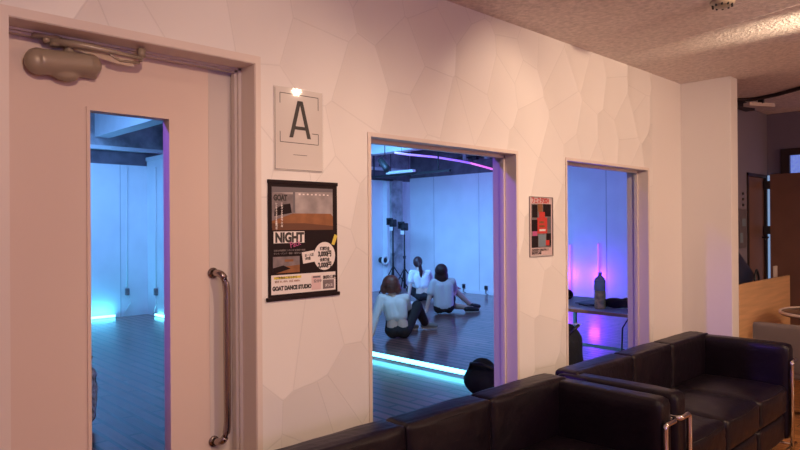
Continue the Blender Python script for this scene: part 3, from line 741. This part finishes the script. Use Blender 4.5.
obj('bag_strap', T([(.10, -.08, .60), (.16, -.02, .68), (.10, .08, .66)], .012, 8), 'dark', t, True)
t = thing('power_strip', 'white power strip fixed upright beside the table at the right window edge', 'power strip', (-.20, 4.74, .50))
obj('strip_body', B(-.03, .02, -.03, .0, 0, .17), 'white', t, bevel=.004)
obj('socket', B((-.018, .008, -.033, -.03, .03, .07), (-.018, .008, -.033, -.03, .10, .14)), 'grey', t)
obj('cord', T([(-.02, -.02, .16), (-.08, -.02, .20), (-.13, -.02, .12), (-.14, -.02, -.15), (-.12, -.02, -.49)], .006, 6), 'dark', t, True)

# ------------------------------------------------------------------ people: mirror reflections, built as real figures
RF = V((-math.sin(yaw), math.cos(yaw), 0)); RR = V((math.cos(yaw), math.sin(yaw), 0))
def person(loc, label, J, hair, hairm, lowm, shoe, long_sleeve, crop, shorts, scale=1, ponytail=False):
    """J: joints as (right, forward, up) metres from the seat point; figure seen from behind"""
    t = thing('person', label, 'person', loc, yaw)
    P = {k: V(v) for k, v in J.items()}
    # local axes: x = right, y = forward, z = up (the Empty is turned by yaw)
    b = bmesh.new()
    up = P['neck'] - P['pelvis']
    w1 = P['pelvis'] + up * .35; ch = P['pelvis'] + up * .72
    side = (P['shR'] - P['shL']).normalized(); fw = side.cross(V((0, 0, 1))) * -1
    for s_ in (-1, 1):
        capsule(b, P['pelvis'] + side * .07 * s_, .095, w1 + side * .045 * s_, .085)
        capsule(b, w1 + side * .045 * s_, .085, ch + side * .065 * s_, .095)
        capsule(b, ch + side * .065 * s_, .09, P['neck'] + side * .05 * s_ - V((0, 0, .06)), .055)
    capsule(b, P['neck'] - V((0, 0, .05)), .055, P['head'] - V((0, 0, .05)), .048)
    hd = P['head']; ball(b, hd, .092, .86, 1.0, 1.18, seg=20)
    fd = P.get('face', V((0, 1, -.2))).normalized(); sd_ = fd.cross(V((0, 0, 1))).normalized()
    capsule(b, hd + fd * .03 - V((0, 0, .07)), .05, hd + fd * .062 - V((0, 0, .085)), .028)
    ball(b, hd + fd * .098 - V((0, 0, .012)), .013, 1, 1, 1.6); ball(b, hd + fd * .092 - V((0, 0, .055)), .015, 1.5, 1, .5)
    for s_ in (-1, 1):
        ball(b, hd + sd_ * .082 * s_ - V((0, 0, .01)), .02, .5, 1, 1.5); ball(b, hd + fd * .088 + sd_ * .032 * s_ + V((0, 0, .01)), .011)
    for s_ in 'LR':
        chain(b, [P['sh' + s_], P['el' + s_], P['wr' + s_]], [.052, .040, .028])
        capsule(b, P['neck'] - V((0, 0, .05)), .05, P['sh' + s_], .05)
        hdir = P['hd' + s_].normalized(); palm = P['wr' + s_] + hdir * .05
        pn = hdir.cross(V((0, 0, 1))).normalized()
        capsule(b, P['wr' + s_], .026, palm + pn * .012, .022); capsule(b, P['wr' + s_], .024, palm - pn * .014, .022)
        for k, ln in enumerate((.062, .074, .070, .052)):
            o_ = pn * ((k - 1.5) * .019); kn = palm + o_ + hdir * .02
            m1 = kn + hdir * ln * .55 + V((0, 0, .006)); e = kn + hdir * ln - V((0, 0, .006))
            chain(b, [kn, m1, e], [.0095, .0085, .007])
        th = P['wr' + s_] + hdir * .03; sg = 1 if s_ == 'L' else -1
        chain(b, [th, th + pn * .035 * sg + hdir * .02, th + pn * .048 * sg + hdir * .048], [.013, .011, .008])
        chain(b, [P['hip' + s_], P['kn' + s_], P['an' + s_]], [.085, .058, .038])
        capsule(b, P['pelvis'], .09, P['hip' + s_], .085)
        fdv = P['ft' + s_].normalized(); capsule(b, P['an' + s_], .036, P['an' + s_] + fdv * .13 - V((0, 0, .02)), .028)
    organic('body', b, 'skin', t, .0085, 3)
    # shirt
    b = bmesh.new(); lo = w1 + up * .06 if crop else P['pelvis'] + up * .05
    for s_ in (-1, 1):
        if s_ == 1: capsule(b, lo, .11, P['neck'] - V((0, 0, .10)), .085)
        capsule(b, lo + side * .062 * s_, .100 if crop else .112, ch + side * .072 * s_, .108)
        capsule(b, ch + side * .072 * s_, .104, P['neck'] + side * .055 * s_ - V((0, 0, .07)), .066)
    for s_ in 'LR':
        capsule(b, P['neck'] - V((0, 0, .065)), .058, P['sh' + s_], .066)
        if long_sleeve: chain(b, [P['sh' + s_], P['el' + s_], P['wr' + s_] + (P['el' + s_] - P['wr' + s_]) * .06], [.066, .060, .046])
        else:
            mid = P['sh' + s_].lerp(P['el' + s_], .68); capsule(b, P['sh' + s_], .066, mid, .070)
    organic('shirt', b, 'shirt', t, .0095, 5)
    # trousers / shorts
    b = bmesh.new()
    for s_ in (-1, 1):
        capsule(b, P['pelvis'] + side * .075 * s_ + V((0, 0, -.01)), .104, P['pelvis'] + up * (.04 if crop else .16) + side * .058 * s_, .096)
    for s_ in 'LR':
        capsule(b, P['pelvis'], .10, P['hip' + s_], .098)
        if shorts: capsule(b, P['hip' + s_], .096, P['hip' + s_].lerp(P['kn' + s_], .45), .085)
        else: chain(b, [P['hip' + s_], P['kn' + s_], P['an' + s_] + (P['kn' + s_] - P['an' + s_]) * .08], [.100, .080, .062])
    for v in b.verts: v.co.z = max(v.co.z, .004)
    organic('trousers' if not shorts else 'shorts', b, lowm, t, .0095, 2)
    for s_ in 'LR':
        b = bmesh.new(); a = P['an' + s_]; fdv = P['ft' + s_].normalized()
        capsule(b, a - V((0, 0, .012)), .046, a + fdv * .12 - V((0, 0, .03)), .040); capsule(b, a - fdv * .035 - V((0, 0, .025)), .042, a + fdv * .16 - V((0, 0, .035)), .034)
        sh_ = organic('shoe', b, shoe, t, .008, 2)
        b = bmesh.new(); capsule(b, a - fdv * .04 - V((0, 0, .068)), .020, a + fdv * .17 - V((0, 0, .068)), .017)
        organic('sole', b, 'white', sh_, .008, 1)
    b = bmesh.new()
    for h in hair: ball(b, hd + V(h[0]), h[1], *h[2])
    hr = organic('hair', b, hairm, t, .008, 2)
    if ponytail:
        b = bmesh.new(); chain(b, [hd + V(q) for q in ((0, -.10, .02), (.035, -.15, -.05), (.06, -.13, -.18), (.055, -.10, -.32))], [.030, .040, .040, .018])
        organic('ponytail', b, hairm, hr, .008, 2)
    t.scale = (scale,) * 3
    return t

person((-3.84, 5.68, 0), 'person in cropped white long-sleeved top and black trousers sitting with back turned, short reddish bob', dict(
    pelvis=(0, 0, .115), neck=(-.07, .03, .60), head=(-.10, .07, .735), face=(-.2, 1, -.5),
    shL=(-.23, .02, .55), shR=(.10, .03, .55), elL=(-.315, -.03, .30), wrL=(-.37, -.10, .07), hdL=(-.4, -.6, -.25),
    elR=(.14, .26, .38), wrR=(.20, .44, .42), hdR=(.4, .5, -.2),
    hipL=(-.09, .02, .115), hipR=(.09, .02, .115), knL=(-.10, .42, .18), anL=(.12, .68, .085), ftL=(.9, .3, 0),
    knR=(.27, .34, .40), anR=(.40, .72, .095), ftR=(1, .15, 0)),
    [((0, -.015, .01), .126, (1.0, 1.0, 1.03)), ((-.095, -.03, -.05), .066, (.8, .9, 1.2)), ((.095, -.03, -.05), .066, (.8, .9, 1.2)), ((0, -.06, -.045), .085, (1.2, .6, .9)), ((0, .03, .06), .085, (1.1, 1, .6))],
    'hairr', 'pants', 'shoeg', True, True, False, scale=.92)
person((-4.99, 7.81, 0), 'person in white t-shirt and shorts sitting with legs out to the right, dark shoulder-length hair', dict(
    pelvis=(0, 0, .115), neck=(-.01, .02, .59), head=(-.035, .05, .72), face=(.1, 1, -.15),
    shL=(-.17, .0, .53), shR=(.15, .03, .54), elL=(-.245, -.04, .29), wrL=(-.30, -.07, .065), hdL=(-.3, -.7, -.25),
    elR=(.20, .25, .38), wrR=(.26, .45, .40), hdR=(.4, .6, -.2),
    hipL=(-.08, .02, .115), hipR=(.09, .02, .115), knL=(.16, .30, .095), anL=(.43, .10, .085), ftL=(1, .1, 0),
    knR=(.20, .32, .38), anR=(.50, .42, .10), ftR=(1, .2, 0)),
    [((0, -.02, .012), .116, (.98, 1.0, 1.05)), ((-.07, -.03, -.09), .055, (.9, .9, 1.9)), ((.07, -.03, -.09), .055, (.9, .9, 1.9)), ((.0, -.065, -.09), .080, (1.25, .55, 1.5)), ((.12, -.02, -.19), .028, (1.3, .8, 1.2))],
    'hairb', 'pants', 'shoed', False, False, True, scale=.95)
person((-6.45, 8.84, 0), 'person with a long dark ponytail in white t-shirt, seated farthest back between the others', dict(
    pelvis=(.02, 0, .115), neck=(-.06, .02, .62), head=(-.10, .05, .775), face=(-.3, 1, -.1),
    shL=(-.22, .0, .57), shR=(.11, .03, .57), elL=(-.26, -.04, .33), wrL=(-.29, -.08, .10), hdL=(-.2, -.6, -.3),
    elR=(.17, .22, .40), wrR=(.15, .42, .36), hdR=(-.2, .6, -.2),
    hipL=(-.07, .02, .115), hipR=(.11, .02, .115), knL=(-.26, .36, .20), anL=(.0, .50, .085), ftL=(.8, .3, 0),
    knR=(.30, .36, .22), anR=(.05, .62, .085), ftR=(-.8, .3, 0)),
    [((0, -.02, .015), .108, (.92, 1.0, 1.05))],
    'hairb', 'pants', 'shoed', False, True, False, scale=.94, ponytail=True)

# ------------------------------------------------------------------ lights
def area(loc, size, col, e, to, sy=None, spread=None, name='lamp'):
    l = bpy.data.lights.new(name, 'AREA'); l.energy = e; l.color = col; l.size = size
    if sy: l.shape = 'RECTANGLE'; l.size_y = sy
    if spread: l.spread = spread
    o = bpy.data.objects.new(name, l); COL.objects.link(o); o.location = loc
    o.rotation_euler = (V(to) - V(loc)).to_track_quat('-Z', 'Y').to_euler(); return o
def spot(loc, to, col, e, ang, blend=.6, r=.03, name='spot'):
    l = bpy.data.lights.new(name, 'SPOT'); l.energy = e; l.color = col; l.spot_size = math.radians(ang); l.spot_blend = blend; l.shadow_soft_size = r
    o = bpy.data.objects.new(name, l); COL.objects.link(o); o.location = loc
    o.rotation_euler = (V(to) - V(loc)).to_track_quat('-Z', 'Y').to_euler(); return o
def point(loc, col, e, r=.05, name='point'):
    l = bpy.data.lights.new(name, 'POINT'); l.energy = e; l.color = col; l.shadow_soft_size = r
    o = bpy.data.objects.new(name, l); COL.objects.link(o); o.location = loc; return o

WARM = (1, .70, .48)
spot((2.15, 3.0, 2.46), (0, 4.0, 1.35), WARM, 150, 90, .9, .035, 'hall spot over sofas')
spot((2.04, 2.87, 2.455), (0, 1.46, 1.90), WARM, 14, 24, .8, .03, 'hall spot on the sign')
spot((.75, 2.75, 2.47), (0, 2.75, 1.95), WARM, 11, 75, .8, .03, 'hall downlight near wall')
spot((.80, 1.15, 2.47), (0, 1.30, 1.95), WARM, 2.5, 75, .8, .03, 'hall downlight near door')
spot((2.4, .2, 2.46), (0, 1.1, 1.0), WARM, 100, 76, .9, .035, 'hall spot by the door')
spot((1.9, 1.7, 2.46), (0, 2.0, .9), WARM, 75, 74, .9, .035, 'hall spot middle')
spot((4.4, 5.0, 2.46), (1.8, 5.2, 0), WARM, 110, 90, .9, .05, 'hall spot far')
# spotlight whose beam skims the ceiling
spot((2.15, 3.86, 2.25), (1.40, 3.94, 2.508), (1, .76, .52), 380, 26, 1, .03, 'ceiling skimming spot')
area((3.6, 1.2, 2.45), 2.2, (1, .60, .44), 18, (3.4, 1.2, 0), name='hall panel')
point((4.8, 5.2, 1.75), (1, .68, .48), 75, .3, 'hall warm fill')  # unseen warm fill, added to brighten the hall
area((4.6, .2, 1.6), 1.0, (.50, .38, 1), 18, (0, 2.4, 2.6), name='violet hall fill')  # added violet fill out of view, tints the upper wall
# studio
BL = (.19, .45, 1)
area((-6.5, 6.8, 2.9), 1.8, (.15, .46, 1), 58, (-7.2, 10.2, .4), sy=1.6, spread=1.9, name='studio blue wash')
area((-6.6, 2.4, 2.8), 2.2, (.17, .42, 1), 40, (-8.5, 3.6, 1.5), sy=1.6, spread=1.7, name='studio blue wash near')
area((-5.9, 6.0, 2.75), 1.4, (.17, .40, 1), 40, (-6.9, 10.5, 1.2), spread=1.6, name='studio blue wall wash')
spot((-3.0, 5.0, 3.3), (-4.5, 6.9, .3), (.28, .58, 1), 260, 84, .8, .1, 'studio people fill')  # unseen overhead spot, added to lift the seated people
area((-3.0, 8.0, 2.8), 1.0, (.24, .30, 1), 46, (-3.6, 10.5, 1.8), name='studio violet blue wash')
area((-2.5, 4.60, .08), 1.7, (.08, .55, 1), 14, (-2.5, 4.60, 3), sy=.03, name='floor tube light')
area((-8.40, 3.2, .06), .03, (.08, .55, 1), 9, (-8.40, 3.2, 3), sy=1.3, name='floor tube light')
point((-4.30, 10.35, .5), (.13, .012, 1), 20, .10, 'magenta tube light')
point((-3.73, 10.35, .5), (.13, .012, 1), 20, .10, 'magenta tube light')
spot((-1.2, 2.4, 3.0), (-.1, 4.46, 1.2), (.20, .07, 1), 14, 50, .6, .1, 'violet jamb fill')  # unseen, added to turn the right window's jamb violet
spot((-1.4, -.4, 3.1), (-.05, 2.3, .95), (.20, .07, 1), 300, 46, .6, .1, 'violet stage lamp')
point((-6.5, 9.3, 2.6), (.35, .10, 1), 8, .1, 'violet strip light')

w = bpy.data.worlds.new('world'); sc.world = w; w.use_nodes = True
w.node_tree.nodes['Background'].inputs[0].default_value = (.10, .08, .12, 1); w.node_tree.nodes['Background'].inputs[1].default_value = .2
sc.view_settings.view_transform = 'Standard'; sc.view_settings.look = 'None'; sc.view_settings.exposure = 0; sc.view_settings.gamma = 1
sc.cycles.use_denoising = True
sc.cycles.max_bounces = 8; sc.cycles.sample_clamp_indirect = 4
